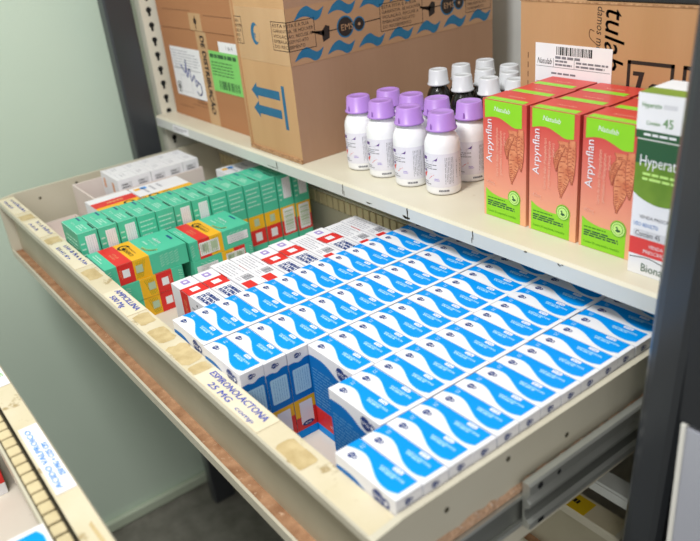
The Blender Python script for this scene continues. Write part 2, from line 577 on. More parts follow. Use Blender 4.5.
def make_drawer(W, D, label, loc, rz=0.0, z=0.0, strip='back', runner=True, li=-.02):
    """local frame: the inner front line is y = 0, x runs 0..W, lip top at z = -.6"""
    t = tag(empty('storage_drawer', (loc[0], loc[1], loc[2] - 4.6), rz), label, 'drawer')
    dz = 4.6

    def part(mb, name, bevel=0.0, parent=t):
        return mb.build(name, parent, (0, 0, dz) if parent is t else (0, 0, 0), bevel=bevel)
    m = MB()
    prof = [(-1.0, -.6), (-1.06, -.68), (-1.06, -.98), (-.98, -1.0), (-.98, -.75), (-.45, -.75), (-.45, -4.28), (-.98, -4.28), (-.98, -4.12), (-1.1, -4.12), (-1.1, -4.6), (li - .2, -4.6), (li - .2, -.75), (li, -.75), (li, -.6)]
    n = len(prof)
    m.prism(prof, .24, W - .24, 'beige_metal', {14: 'lip_paint', 6: 'rusty_board', 5: 'beige_dull'})
    fp = part(m, 'front_panel')
    for x in (0, W - .24):
        m = MB()
        zt = -.46
        m.prism([(-1.07, -.62), (-1.07, -4.6), (D, -4.6), (D, zt - .1), (D - .05, zt), (.0, zt), (-.4, zt - .06), (-1.0, -.59)], x, x + .24, 'beige_metal')
        fr = Flat((x + .24, 0, 0), (0, 1, 0), (0, 0, 1))
        for a, b in ((1.6, -1.2), (4.2, -.85), (7.0, -1.5), (12.2, -1.2)):
            m.disc(fr, a, b, .1, 'slot_dark', 1, n=10)
        fr = Flat((x, 0, 0), (0, -1, 0), (0, 0, 1))
        part(m, 'side_panel')
    m = MB()
    m.box(.24, W - .24, D - .3, D, -4.6, -.5, 'beige_metal')
    part(m, 'back_panel')
    m = MB()
    m.box(.24, W - .24, 0, D - .3, -4.3, -4.06, 'drawer_floor')
    part(m, 'bottom_panel')
    m = MB()
    if strip == 'back':
        y0, y1, zt = D - .5, D - .31, -1.5
        m.box(.4, W - .4, y0 + .12, y1, zt - .95, zt, 'slot_dark')
        x = .5
        while x < W - 1:
            m.box(x, x + .5, y0, y0 + .14, zt - .85, zt - .05, 'tooth')
            x += .62
        m.box(.4, W - .4, y0, y1, zt, zt + .12, 'beige_metal')
    else:
        m.box(.4, W - .4, li - .18, li - .02, -2.2, -.8, 'slot_dark')
        m.box(.4, W - .4, li, li + .58, -2.2, -1.0, 'slot_dark')
        x = .5
        while x < W - 1:
            m.box(x, x + .5, li + .08, li + .5, -1.3, -.88, 'tooth')
            x += .6
        m.box(.4, W - .4, li + .52, li + .64, -1.6, -.98, 'beige_metal')
    part(m, 'slot_strip', bevel=0.06)
    if runner:
        m = MB()
        r = random.Random(5)
        y = .1
        top = []
        while y < D:
            top.append((y, -2.17 + r.uniform(-.05, .09), r.uniform(.05, .12)))
            y += r.uniform(.12, .4)
        rows = [[(W, q[0], -2.4), (W + .1, q[0], -2.4), (W + q[2], q[0], q[1] - .04), (W, q[0], q[1] + .06)] for q in top]
        m.grid(rows, 'raw_edge', False)
        part(m, 'chipped_edge')
        m = MB()
        m.box(W, W + .1, -.6, D, -3.7, -2.42, 'steel_dark')
        m.box(W + .1, W + .22, -.6, D, -2.56, -2.42, 'steel')
        m.box(W + .1, W + .22, -.6, D, -3.7, -3.52, 'steel')
        part(m, 'slide_rail')
    return t, fp


def paper_tag(fp, x0, x1, y0, y1, z, draw, label, mat='cream_paper', flip=False):
    m = MB()
    fr = Flat((x0, y0, z), (1, 0, 0), (0, 1, 0)) if not flip else Flat((x1, y1, z), (-1, 0, 0), (0, -1, 0))
    m.box(x0, x1, y0, y1, z - .03, z - .004, mat)
    draw(m, fr, x1 - x0, y1 - y0)
    o = m.build('paper_tag', fp)
    o['label'] = label
    return o


def scribble(seed):
    def f(m, fr, w, h):
        r = random.Random(seed)
        for row, (b, e) in enumerate(((.62, .95), (.18, .6))):
            x = .15 * w
            while x < e * w:
                hh = h * r.uniform(.18, .28)
                pts = [(x + r.uniform(0, .15), h * b + (hh if k % 2 else 0) * r.uniform(.6, 1)) for k in range(2)]
                pts.append((pts[-1][0] + r.uniform(.05, .15), h * b + r.uniform(0, .4) * hh))
                m.stroke(fr, pts, .05, 'pen_blue', 2)
                x += r.uniform(.18, .3)
    return f


def hand(l1, l2, l3=None, pen='pen_blue'):
    def f(m, fr, w, h):
        for e in (0, .015):
            m.text(fr, l1, .05 * w + e, h * .56 + e / 2, h * .3, pen, 2 + e, rot=-.6, w=w * .88, shear=.12)
        for e in (0, .015):
            m.text(fr, l2, .18 * w + e, h * .12 + e / 2, h * .28, pen, 2 + e, w=w * (.34 if l3 else .5), shear=.1)
        if l3:
            m.text(fr, l3, .62 * w, h * .12, h * .2, pen, 2, w=w * .26, shear=.4)
    return f


DX0 = -25.0
main_drawer, main_fp = make_drawer(39.6, 15.6, 'long cream steel drawer pulled open under the shelf, packed with medicine cartons', (DX0, 0, 0))
Z = -.6 + .035
paper_tag(main_fp, -DX0 + 3.75, -DX0 + 8.35, -.98, -.06, Z, hand('ESPIRONOLACTONA', '25 MG', 'comp'), 'cream paper tag handwritten with espironolactona twenty-five mg')
paper_tag(main_fp, -DX0 - 5.75, -DX0 - 2.75, -.98, -.06, Z, hand('AMPICILLINA', '500 Mg'), 'cream paper tag handwritten in blue, beside the green cartons')
for a, b, s in ((-24.6, -20.9, 1), (-18.9, -15.6, 2), (-13.9, -9.6, 3)):
    paper_tag(main_fp, -DX0 + a, -DX0 + b, -.98, -.06, Z, scribble(s), 'cream paper tag with two lines of faded handwriting')
m = MB()
fr = Flat((-DX0, 0, -.6), (1, 0, 0), (0, 1, 0))
r = random.Random(8)
for a, b, y0, y1 in ((-20.4, -19.2, -.95, -.1), (-15.2, -14.1, -.95, -.1), (-9.2, -7.6, -.9, -.15), (-2.6, -1.4, -.9, -.1), (-.9, .6, -.95, -.1), (1.0, 2.9, -.95, -.05), (3.0, 3.7, -.95, -.1), (9.3, 11.0, -.95, -.2)):
    m = MB()
    pts = []
    for k in range(14):
        t = 2 * math.pi * k / 14
        ex = max(-1, min(1, 1.35 * math.cos(t)))
        ey = max(-1, min(1, 1.35 * math.sin(t)))
        pts.append(((a + b) / 2 + (b - a) / 2 * ex * r.uniform(.85, 1.0), (y0 + y1) / 2 + (y1 - y0) / 2 * ey * r.uniform(.85, 1)))
    m.poly(fr, pts, 'old_tape', 1)
    o = m.build('tape_residue', main_fp)
    o['label'] = 'yellowed leftover tape patch'

# drawer of the opposite cabinet, pulled out close to the camera
opp, opp_fp = make_drawer(40, 15, 'cream steel drawer of the facing row, cut by the lower edge near the camera', (27, -7.4, 0), math.pi, strip='front', runner=False, li=-.26)
paper_tag(opp_fp, 20.4, 24.7, -.98, -.34, Z, hand('ACIDO VALPROICO', '250 MG + C/25 CPS', None, 'pen_light'), 'white paper tag with light blue handwriting', 'white_paper')
paper_tag(opp_fp, 28.1, 31.8, -.98, -.34, Z, hand('ACIDO FOLICO', '5 MG', None, 'label_green'), 'white paper tag with green handwriting', 'white_paper')
m = MB()
fr = Flat((0, 0, -.6), (1, 0, 0), (0, 1, 0))
for a, b, y0, y1 in ((17.0, 18.6, -.8, -.7), (16.0, 17.6, -.35, -.25), (13.8, 15.4, -.95, -.75)):
    m = MB()
    m.poly(fr, [(a, y0), (a + .4 * (b - a), y0 - .02), (b, y0 + .03), (b - .1, y1 + .03), (a + .2, y1)], 'old_tape', 1)
    m.build('tape_residue', opp_fp)

# closed drawers below the open one
for k, (zz, lab) in enumerate(((-7.4, 'closed cream steel drawer directly below the open drawer, yellow tag on its front'), (-12.6, 'closed cream steel drawer, second one down under the open drawer'))):
    d, fp = make_drawer(40.0, 15.5, lab, (-25.0, 11.0, zz), runner=False)
    if k == 0:
        m = MB()
        m.box(36.9, 38.3, -1.0, -.15, -.6, -.585, 'tag_yellow')
        m.lines(Flat((36.9, -1.0, -.585), (1, 0, 0), (0, 1, 0)), .35, .35, 1.1, .6, 1, 'ink', 1, .9)
        o = m.build('paper_tag', fp)
        o['label'] = 'small yellow paper tag'

# ------------------------------------------------------------------ blue and white cartons
BL, BW, BH = 2.82, .975, 4.0


def logo(m, fr, x, y, r, layer=2, rot=0, dark='navy'):
    c, s = math.cos(math.radians(rot)), math.sin(math.radians(rot))
    m.disc(fr, x, y, r, dark, layer)
    m.disc(fr, x + 1.25 * r * c, y + 1.25 * r * s, r * .62, dark, layer + .4)
    m.disc(fr, x + 1.3 * r * c, y + 1.3 * r * s, r * .3, 'white_card', layer + .8, n=12)
    m.text(fr, 'EMS', x - .1 * r * c + .3 * r * s, y - .3 * r * c - .1 * r * s, r * .6, 'white_card', layer + 1, rot=rot, w=r * 1.7, center=True)


def blue_mesh():
    m = MB()
    m.box(0, BL, 0, BW, 0, BH, 'white_card', {'l': 'blue_deep', 'k': 'blue_deep'})
    fr = box_top(0, 0, BH)
    w = smooth([(0, .47), (.1, .585), (.23, .65), (.35, .57), (.47, .40), (.6, .22), (.72, .13), (.84, .13), (.94, .25)])
    m.poly(fr, [(a * BL, b * BW) for a, b in w] + [(.94 * BL, BW * .985), (0, BW * .985)], 'blue_bright', 1)
    # a pale rim that follows the wave
    wb = [(a * BL, b * BW - .03) for a, b in w]
    m.poly(fr, [(a * BL, b * BW) for a, b in w] + wb[::-1], 'blue_pale', 1)
    logo(m, fr, .155 * BL, .31 * BW, .125)
    m.text(fr, 'Tab', .09 * BL, .80 * BW, .1, 'blue_pale', 2, w=.2)
    m.rect(fr, .105 * BL, .73 * BW, .16 * BL, .76 * BW, 'blue_pale', 2)
    m.rrect(fr, .62 * BL, .80 * BW, .76 * BL, .95 * BW, .05, 'white_card', 2)
    m.text(fr, '25 mg', .64 * BL, .84 * BW, .075, 'blue_bright', 3, w=.28)
    for e in (0, .012):
        m.text(fr, 'espironolactona', .50 * BL + e, .62 * BW - e, .13, 'sky_line', 2 + e, w=.36 * BL)
    m.lines(fr, .52 * BL, .52 * BW, .87 * BL, .60 * BW, 1, 'sky_line', 2, .9, seed=2)
    # front (-y) face
    fr = box_front(0, 0, 0)
    w = smooth([(0, .895), (.12, .905), (.3, .905), (.45, .875), (.6, .82), (.75, .80), (.88, .80), (1, .795)])
    m.poly(fr, [(a * BL, b * BH) for a, b in w][::-1] + [(0, .30 * BH), (BL, .30 * BH)], 'blue_deep', 1)
    m.rect(fr, 0, .09 * BH, BL, .30 * BH, 'red', 1)
    m.rect(fr, 0, 0, BL, .09 * BH, 'blue_bright', 1)
    m.lines(fr, .12, .34 * BH, BL * .62, .78 * BH, 12, 'blue_line', 2, .35, seed=5)
    m.text(fr, 'VENDA SOB PRESCRICAO', .9, .15 * BH, .12, 'white_card', 2, w=1.3)
    logo(m, fr, .72 * BL, .905 * BH, .27, rot=0)
    # end (+x) face
    fr = box_side(BL, 0, 0)
    w = smooth([(0, .87), (.25, .875), (.5, .86), (.75, .885), (1, .885)])
    m.poly(fr, [(a * BW, b * BH) for a, b in w][::-1] + [(0, .45 * BH), (BW, .45 * BH)], 'blue_deep', 1)
    m.rect(fr, 0, .24 * BH, BW, .45 * BH, 'yellow', 1)
    m.poly(fr, [(0, .09 * BH), (BW, .09 * BH), (BW, .31 * BH), (BW * .55, .31 * BH), (BW * .45, .24 * BH), (0, .24 * BH)], 'red', 2)
    m.rect(fr, 0, 0, BW, .09 * BH, 'blue_bright', 1)
    m.rrect(fr, .14 * BW, .52 * BH, .9 * BW, .80 * BH, .07, 'blue_pale', 2)
    m.lines(fr, .22 * BW, .54 * BH, .84 * BW, .78 * BH, 6, 'blue_line', 3, .18, vert=True, seed=7)
    m.rect(fr, .22 * BW, .15 * BH, .82 * BW, .41 * BH, 'white_paper', 3)
    m.disc(fr, .52 * BW, .15 * BH, .27 * BW, 'navy', 4, ry=.11)
    m.text(fr, 'EMS', .52 * BW, .14 * BH, .09, 'white_card', 5, w=.3, center=True)
    logo(m, fr, .42 * BW, .938 * BH, .11)
    return m


first_blue = blue_mesh().build('tablet_carton')
LCOL = 2.8713
colname = ['column touching the red and white cartons', 'second column', 'middle column', 'fourth column', 'outermost column along the drawer side']
cols = [(0.0, 0.0, 14), (.02, -.04, 14), (.03, 2.9, 11), (0, 1.8, 12), (0, 0.0, 14)]
used = False
for c, (dx, y0, n) in enumerate(cols):
    for k in range(n):
        o = first_blue if not used else first_blue.copy()
        if used:
            COL.objects.link(o)
        used = True
        jit = rnd.uniform(-.012, .012)
        put(o, (c * LCOL + dx + .02 + rnd.uniform(-.012, .012), y0 + k * 1.0 + .01 + jit, -4.05), math.radians(rnd.uniform(-.25, .25)))
        tag(o, 'blue and white carton, %s from the front, %s' % (ORD[k], colname[c]), 'medicine box', 'blue and white cartons standing in columns in the drawer')

# ------------------------------------------------------------------ green cartons, standing row
GX, GY, GH = 2.7, 1.04, 4.5


def green_tall(variant):
    m = MB()
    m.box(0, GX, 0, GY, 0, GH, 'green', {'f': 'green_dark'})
    fr = box_top(0, 0, GH)
    m.rect(fr, .12, .75, .75, .85, 'navy', 1)
    m.lines(fr, 1.35, .3, 2.3, .72, 3, 'green_pale', 1, .5, seed=variant)
    m.text(fr, 'Farma', .55, .32, .15, 'green_pale', 1, w=.6)
    m.rect(fr, GX - 1.2, .92, GX - .2, 1.0, 'ink', 1)
    m.rect(fr, 0, 0, GX, .025, 'green_pale', 1)
    m.rect(fr, GX - .03, 0, GX, GY, 'green_pale', 1)
    fr = box_front(0, 0, 0)
    m.lines(fr, .5, 2.4, 2.3, 4.1, 7, 'green_pale', 1, .3, seed=9)
    fr = box_side(GX, 0, 0)
    m.rect(fr, 0, .35 * GH, GY, .545 * GH, 'yellow', 1)
    m.rect(fr, 0, .13 * GH, GY, .35 * GH, 'red', 1)
    if variant == 2:
        m.rrect(fr, .16, .16 * GH, .92, .52 * GH, .06, 'white_paper', 2)
        m.barcode(fr, .24, .2 * GH, .84, .48 * GH, 'grey_green', 3, vert=True, n=14)
    else:
        m.rect(fr, .34, .4 * GH, .68, .5 * GH, 'grey_green', 2)
        m.rect(fr, .30, .18 * GH, .74, .3 * GH, 'white_paper', 2)
    if variant == 0:
        m.lines(fr, .1, .66 * GH, .95, .95 * GH, 5, 'green_pale', 1, .3, seed=3)
    else:
        m.lines(fr, .06, .62 * GH, .28, .9 * GH, 4, 'green_pale', 1, .3, seed=3, words=False)
    o = m.build('tall_carton')
    if variant:
        s = MB()
        fr = box_side(GX + .012, 0, 0)
        s.box(GX, GX + .012, .36, .92, .66 * GH, .95 * GH, 'white_paper')
        s.lines(fr, .40, .67 * GH, .9, .94 * GH, 4, 'pale_ink', 1, .12, vert=True, words=False)
        st = s.build('sticker', o)
        st['label'] = 'white sticker with ruled lines'
    return o


kinds = [1, 1, 1, 0, 0, 1, 1, 0, 0, 0, 0, 2, 2]
protos = {}
for k, v in enumerate(kinds):
    if v not in protos:
        o = protos[v] = green_tall(v)
    else:
        o = copy_tree(protos[v])
    put(o, (-14.22 + .065 * 1.08 * k + rnd.uniform(-.03, .03), .06 + 1.08 * k, -4.05), math.radians(rnd.uniform(-.4, .4)))
    what = ['plain side', 'ruled white sticker', 'big barcode sticker'][v]
    tag(o, 'tall green carton with %s, %s from the front of its row' % (what, ORD[k]), 'medicine box', 'tall green cartons standing in a row')

# ------------------------------------------------------------------ green generic cartons lying in stacks
LX, LY, LZ = 2.75, 4.5, 1.11


def green_lying(label_side, flap, LY=4.5, bands=None):
    m = MB()
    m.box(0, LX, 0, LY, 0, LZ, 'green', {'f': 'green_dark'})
    fr = box_top(0, 0, LZ)
    b0, b1, b2 = bands or (.135 * LY, .325 * LY, .53 * LY)
    m.rect(fr, 0, b0, LX, b1, 'red', 1)
    m.rect(fr, 0, b1, LX, b2, 'yellow', 1)
    m.text(fr, 'VENDA SOB', 1.05, b0 + .42, .12, 'orange_text', 2, w=.75)
    m.text(fr, 'PRESCRICAO', 1.05, b0 + .22, .12, 'orange_text', 2, w=.8)
    m.disc(fr, .72, b1 + .34, .33, 'ink', 2)
    m.disc(fr, .74, b1 + .34, .2, 'yellow', 3)
    m.rect(fr, .74, b1 + .22, 1.08, b1 + .36, 'ink', 4)
    m.rect(fr, .8, b1 + .36, 1.08, b1 + .56, 'yellow', 3)
    m.text(fr, 'Medicamento', 1.0, b1 + .5, .12, 'print_brown', 5, w=1.0)
    m.text(fr, 'GENERICO', 1.0, b1 + .18, .22, 'ink', 5, w=1.15)
    m.text(fr, 'cefalexina', .7, b2 + 1.05, .2, 'white_card', 2, w=1.0)
    m.text(fr, 'monoidratada', .7, b2 + .78, .17, 'green_pale', 2, w=1.2)
    m.lines(fr, .7, b2 + .45, 1.6, b2 + .62, 1, 'green_pale', 2, .6)
    sw = smooth([(1.5, b2 + .12), (1.9, b2 + .16), (2.25, b2 + .34), (2.4, b2 + .62)])
    m.stroke(fr, sw, .07, 'yellow', 2)
    m.stroke(fr, [(a - .1, b + .09) for a, b in sw], .04, 'lime_pale', 2)
    m.rect(fr, .95, LY - .35, 1.65, LY - .22, 'navy', 2)
    m.lines(fr, .5, .12, 1.8, .42, 2, 'green_pale', 2, .4, seed=6)
    for fr in (box_side(LX, 0, 0), Flat((0, 0, 0), (0, 1, 0), (0, 0, 1))):
        if fr.o.x == 0:
            fr.n = V((-1, 0, 0))
        m.rect(fr, b0, 0, b1, LZ, 'red', 1)
        m.rect(fr, b1, 0, b2, LZ, 'yellow', 1)
        for k in range(6):
            m.stroke(fr, [(b1 + .06 + k * .07, .1), (b1 + .2 + k * .09, LZ - .1)], .02, 'olive', 2)
        m.rect(fr, b1 + .1, .38, b1 + .48, .8, 'grey_green', 3)
        m.rect(fr, b0 + .24, .36, b0 + .62, .8, 'white_card', 2)
        m.lines(fr, b0 + .08, .3, b0 + .2, .85, 2, 'orange_text', 2, .3, vert=True)
        for a in [q for q in (.07, b2 + .55, b2 + .82, b2 + 1.1, b2 + 1.38) if q < LY - .3]:
            for k in range(5):
                m.stroke(fr, [(a, .28 + .14 * k), (a + .2, .36 + .14 * k)], .03, 'green_pale', 2)
    fr = box_front(0, 0, 0)
    m.lines(fr, .4, .2, 2.2, .9, 4, 'green_pale', 1, .3, seed=2)
    o = m.build('flat_carton')
    if label_side:
        for x in (LX, -.012):
            fr = box_side(LX + .012, 0, 0)
            if x < 0:
                fr = Flat((-.012, 0, 0), (0, 1, 0), (0, 0, 1))
                fr.n = V((-1, 0, 0))
            s = MB()
            s.box(x, x + .012, b0 + .06, b1 + .62, .16, .92, 'white_paper')
            s.barcode(fr, b0 + .14, .24, b1 + .54, .86, 'grey_green', 1, n=16)
            t = s.build('sticker', o)
            t['label'] = 'white barcode sticker over the red and yellow bands'
            s = MB()
            s.box(x, x + .012, b2 + .35, LY - .2, .3, .78, 'white_paper')
            s.lines(fr, b2 + .4, .34, LY - .25, .74, 3, 'pale_ink', 1, .15)
            t = s.build('sticker', o)
            t['label'] = 'white ruled sticker'
    if flap:
        s = MB()
        for k in range(3):
            z = LZ - .12 - k * .14
            s.box(.04, LX - .04, -.1 + .02 * k, -.004, z - .03, z, ('white_card', 'pale_ink', 'white_card')[k])
        t = s.build('end_flap', o)
        t['label'] = 'white inner flaps at the open end'
    return o


pA = green_lying(False, True)
pB = green_lying(False, False, 4.05, (.65, 1.55, 2.45))
pC = green_lying(True, False)
RX = -11.22
lay = ['bottom', 'middle', 'topmost']
firstB, firstC = True, True
for k in range(3):
    if k == 2:
        o = put(pA, (RX, .13, -4.05 + 1.13 * 2), math.radians(-.2))
        lab = 'topmost of the front stack, open white flaps towards the lip'
    else:
        o = pB if firstB else copy_tree(pB)
        firstB = False
        put(o, (RX + LX + .06 + .03 * k, 4.12 + rnd.uniform(0, .06), -4.05 + 1.13 * k), math.pi + math.radians(rnd.uniform(-.3, .3)))
        lab = '%s of the front stack, yellow band before red' % lay[k]
    tag(o, 'flat green generic carton, ' + lab, 'medicine box', 'green generic cartons lying in two stacks')
for k in range(3):
    o = pC if firstC else copy_tree(pC)
    firstC = False
    if k == 2:
        put(o, (RX + .28, 4.68, -4.05 + 1.13 * 2), math.radians(.2))
    else:
        put(o, (RX + LX + .3, 4.7 + LY * .82, -4.05 + 1.13 * k), math.pi + math.radians(rnd.uniform(-.3, .3)))
    o.scale = (1, .82, 1)
    tag(o, 'flat green generic carton with barcode stickers, %s in the rear stack' % lay[k], 'medicine box', 'green generic cartons lying in two stacks')

# ------------------------------------------------------------------ red and white cartons
WX, WY, WH = 3.55, 1.03, 3.6


def red_white(kind):
    m = MB()
    m.box(0, WX, 0, WY, 0, WH, 'white_card')
    fr = box_top(0, 0, WH)
    if kind == 0:
        m.rrect(fr, .22, .35, .68, .72, .05, 'purple', 1)
        m.disc(fr, .45, .53, .1, 'white_card', 2, n=10)
        m.rect(fr, 1.0, 0, 1.9, WY, 'red', 1)
        m.rect(fr, 1.25, .32, 1.65, .74, 'white_card', 2)
        for k in range(3):
            for e in (0, .02, .04):
                m.text(fr, ('CLORIDRATO', 'DE CIPRO', 'FLOXACINO')[k], 2.2 + e, .64 - .23 * k + e / 3, .19, 'navy', 1 + e, w=1.1)
        m.lines(fr, 2.0, .08, 3.4, .2, 1, 'pale_ink', 1, .3)
        m.rect(fr, 1.98, .9, 3.4, .915, 'grey_ink', 1)
    else:
        m.lines(fr, .35, .12, 1.9, .92, 5, 'pale_ink', 1, .35, seed=kind)
        m.barcode(fr, 2.15, .45, 2.75, .92, 'grey_ink', 1, n=12)
        m.lines(fr, 2.1, .15, 2.7, .4, 2, 'pale_ink', 1, .4)
        m.rect(fr, 2.85, .1, WX, .62, 'red', 1)
    m.rect(fr, 0, 0, WX, .014, 'pale_ink', 1)
    fr = box_front(0, 0, 0)
    m.rect(fr, .95, 0, 1.75, WH, 'red', 1)
    m.lines(fr, 1.2, .6, 1.5, 3.2, 2, 'orange_text', 2, .35, vert=True, seed=4)
    m.lines(fr, 2.0, 1.6, 3.3, 3.2, 5, 'pale_ink', 1, .3, seed=8)
    m.disc(fr, 2.6, 3.35, .06, 'ink', 1)
    return m.build('capsule_carton')


pk = {}
xs = [0, .05, -.25, -.2, .05, -.1, .2, .1, .25, .2]
for k, v in enumerate([0, 0, 1, 1, 0, 0, 1, 0, 1, 1]):
    if v not in pk:
        o = pk[v] = red_white(v)
    else:
        o = pk[v].copy()
        COL.objects.link(o)
    put(o, (-4.05 + xs[k], 1.75 + k * 1.09, -4.05), math.radians(rnd.uniform(-.8, .8)))
    tag(o, 'white carton with %s, %s from the row front' % (('red window and navy print', 'grey fine print and red corner')[v], ORD[k]), 'medicine box', 'red and white cartons between the green and blue ones')

# ------------------------------------------------------------------ far end of the drawer: tray, small white boxes, generic cartons
TX0, TX1, TY0, TY1, TT = -23.4, -19.2, 3.5, 11.2, -.5
tray = tag(empty('cardboard_tray', ((TX0 + TX1) / 2, (TY0 + TY1) / 2, -4.05)), 'open pinkish white cardboard tray holding small white boxes at the far drawer end', 'tray')
lo = (-(TX0 + TX1) / 2, -(TY0 + TY1) / 2, 4.05)
for nm, bx in (('side_wall', (TX0, TX0 + .12, TY0, TY1)), ('side_wall', (TX1 - .12, TX1, TY0, TY1)), ('end_wall', (TX0 + .12, TX1 - .12, TY0, TY0 + .12)), ('end_wall', (TX0 + .12, TX1 - .12, TY1 - .12, TY1))):
    m = MB()
    m.box(*bx, -4.05, TT, 'tray_card')
    if bx[1] == TX1:
        fr = box_side(TX1, TY0, -4.05)
        m.lines(fr, 2.2, 2.6, 5.0, 2.8, 1, 'grey_ink', 1, .8, seed=3)
        m.rect(fr, 2.0, 2.3, 5.4, 3.1, 'sticker_grey', .5)
    m.build(nm, tray, lo)
m = MB()
m.box(TX0 + .12, TX1 - .12, TY0 + .12, TY1 - .12, -4.05, -3.95, 'tray_card')
m.build('tray_base', tray, lo)


def small_white():
    m = MB()
    m.box(0, 1.5, 0, 1.14, 0, 4.1, 'white_card')
    fr = box_front(0, 0, 0)
    m.rect(fr, .35, 3.1, .7, 3.75, 'orange_text', 1)
    fr = box_side(1.5, 0, 0)
    m.rrect(fr, .2, 3.4, .95, 3.85, .05, 'sticker_grey', 1)
    m.lines(fr, .28, 3.46, .88, 3.8, 2, 'ink', 2, .4, seed=2)
    fr = box_top(0, 0, 4.1)
    m.rect(fr, .1, .3, 1.4, .32, 'pale_ink', 1)
    m.lines(fr, .3, .5, 1.1, .9, 2, 'pale_ink', 1, .3)
    return m.build('small_white_box')


sw = small_white()
n = 0
for i in range(2):
    for k in range(5):
        o = sw if n == 0 else sw.copy()
        if n:
            COL.objects.link(o)
        n += 1
        put(o, (TX0 + .92 + i * 1.56, TY0 + 1.8 + k * 1.15, -3.95), math.radians(rnd.uniform(-.8, .8)))
        tag(o, 'small white box in the tray, %s from the front in the %s row' % (ORD[k], ('outer', 'inner')[i]), 'medicine box', 'small white boxes in the cardboard tray')


def generic(kind, L=3.3, Wd=2.9, H=1.26):
    m = MB()
    m.box(0, Wd, 0, L, 0, H, 'white_card')
    fr = box_top(0, 0, H)
    if kind == 0:
        m.rect(fr, .9, 0, 1.9, L, 'red', 1)
        m.rect(fr, 1.9, 0, Wd, L, 'yellow', 1)
        m.lines(fr, 1.2, .6, 1.6, L - .8, 1, 'orange_text', 2, .6, vert=True)
    else:
        m.rect(fr, 2.0, 0, Wd, L, 'yellow', 1)
        m.lines(fr, .4, .5, 1.6, 2.0, 3, 'pale_ink', 1, .3)
        m.rect(fr, .3, .2, .7, .6, 'yellow', 1)
        m.rect(fr, .3, .6, .7, 1.0, 'blue_bright', 1)
    cy = L * (.72 if kind == 0 else .22)
    m.disc(fr, 2.35, cy, .34, 'ink', 2)
    m.disc(fr, 2.35, cy, .2, 'yellow', 3)
    m.lines(fr, 2.1, cy + .5, 2.6, cy + 1.1, 2, 'print_brown', 2, .4, vert=True)
    fr = box_side(Wd, 0, 0)
    m.rect(fr, 0, 0, L, H, 'yellow', 1)
    m.disc(fr, cy, .6, .3, 'ink', 2)
    m.disc(fr, cy, .6, .17, 'yellow', 3)
    return m.build('generic_carton')


g0 = generic(0, 2.7)
g1 = generic(1)
used0 = used1 = False
for k in range(3):
    o = g0 if k == 0 else g0.copy()
    if k:
        COL.objects.link(o)
    put(o, (-18.4, 2.7, -4.05 + 1.27 * k), math.radians(rnd.uniform(-.6, .6)))
    tag(o, 'white carton banded red and yellow beside the tray, %s layer of its stack' % ('bottom', 'middle', 'top')[k], 'medicine box', 'white and yellow generic cartons behind the green row')
n = 0
for x, y, kk in ((-18.3, 5.5, 3), (-17.2, 11.2, 3)):
    for k in range(kk):
        o = g1 if n == 0 else g1.copy()
        if n:
            COL.objects.link(o)
        n += 1
        put(o, (x, y, -4.05 + 1.27 * k), math.radians(rnd.uniform(-.6, .6)))
        tag(o, 'white carton edged in yellow, %s layer of the stack %s' % (('bottom', 'middle', 'top')[k], 'beside the tray' if y < 9 else 'under the shelf edge'), 'medicine box', 'white and yellow generic cartons behind the green row')
# low carton of slim boxes in the near far-end corner
low = tag(empty('low_cardboard_tray', (-19.8, 1.9, -4.05)), 'low pinkish cardboard tray in the front corner of the drawer, empty of tall boxes', 'tray')
for nm, bx in (('side_wall', (-23.6, -23.5, .3, 3.3)), ('side_wall', (-15.0, -14.9, .3, 2.4)), ('end_wall', (-23.5, -15.0, 3.2, 3.3)), ('end_wall', (-23.5, -15.0, .3, .4))):
    m = MB()
    m.box(*bx, -4.05, -2.6, 'tray_card')
    m.build(nm, low, (19.8, -1.9, 4.05))
m = MB()
m.box(-23.5, -15.0, .4, 3.2, -4.05, -3.95, 'tray_card')
m.build('tray_base', low, (19.8, -1.9, 4.05))
for k in range(2):
    m = MB()
    m.box(0, 1.5, 0, 2.0, 0, 1.8, 'white_card')
    fr = box_side(1.5, 0, 0)
    m.rect(fr, 0, 0, 2.0, .6, 'white_card', 1)
    fr = box_top(0, 0, 1.8)
    m.rect(fr, 1.1, 0, 1.45, 2.0, 'yellow', 1)
    m.lines(fr, .2, .3, .9, 1.6, 3, 'pale_ink', 1, .3)
    o = m.build('slim_carton', loc=(-17.6 + k * 1.55, .6, -3.95))
    tag(o, 'slim white carton with a yellow edge, %s in the low tray' % ('nearer the drawer end' , 'touching the tall green row')[k], 'medicine box')

# ------------------------------------------------------------------ contents of the facing drawer
o = first_blue.copy()
COL.objects.link(o)
put(o, (11.05, -7.82, -4.0), math.pi)
tag(o, 'blue and white carton in the facing drawer at the lower edge', 'medicine box')
m = MB()
m.box(0, 2.6, 0, 3.2, 0, 2.6, 'white_card')
for fr, w in ((Flat((2.6, 3.2, 0), (-1, 0, 0), (0, 0, 1)), 2.6), (box_side(2.6, 0, 0), 3.2)):
    m.rect(fr, 0, .5, w, 1.6, 'red', 1)
m.lines(box_top(0, 0, 2.6), .3, .4, 2.2, 2.8, 5, 'pale_ink', 1, .3)
o = m.build('white_carton', loc=(-2.1, -11.1, -4.05))
tag(o, 'white carton with a red band in the facing drawer', 'medicine box')

# ------------------------------------------------------------------ cartons on the shelf
SZ = SH_T + .01
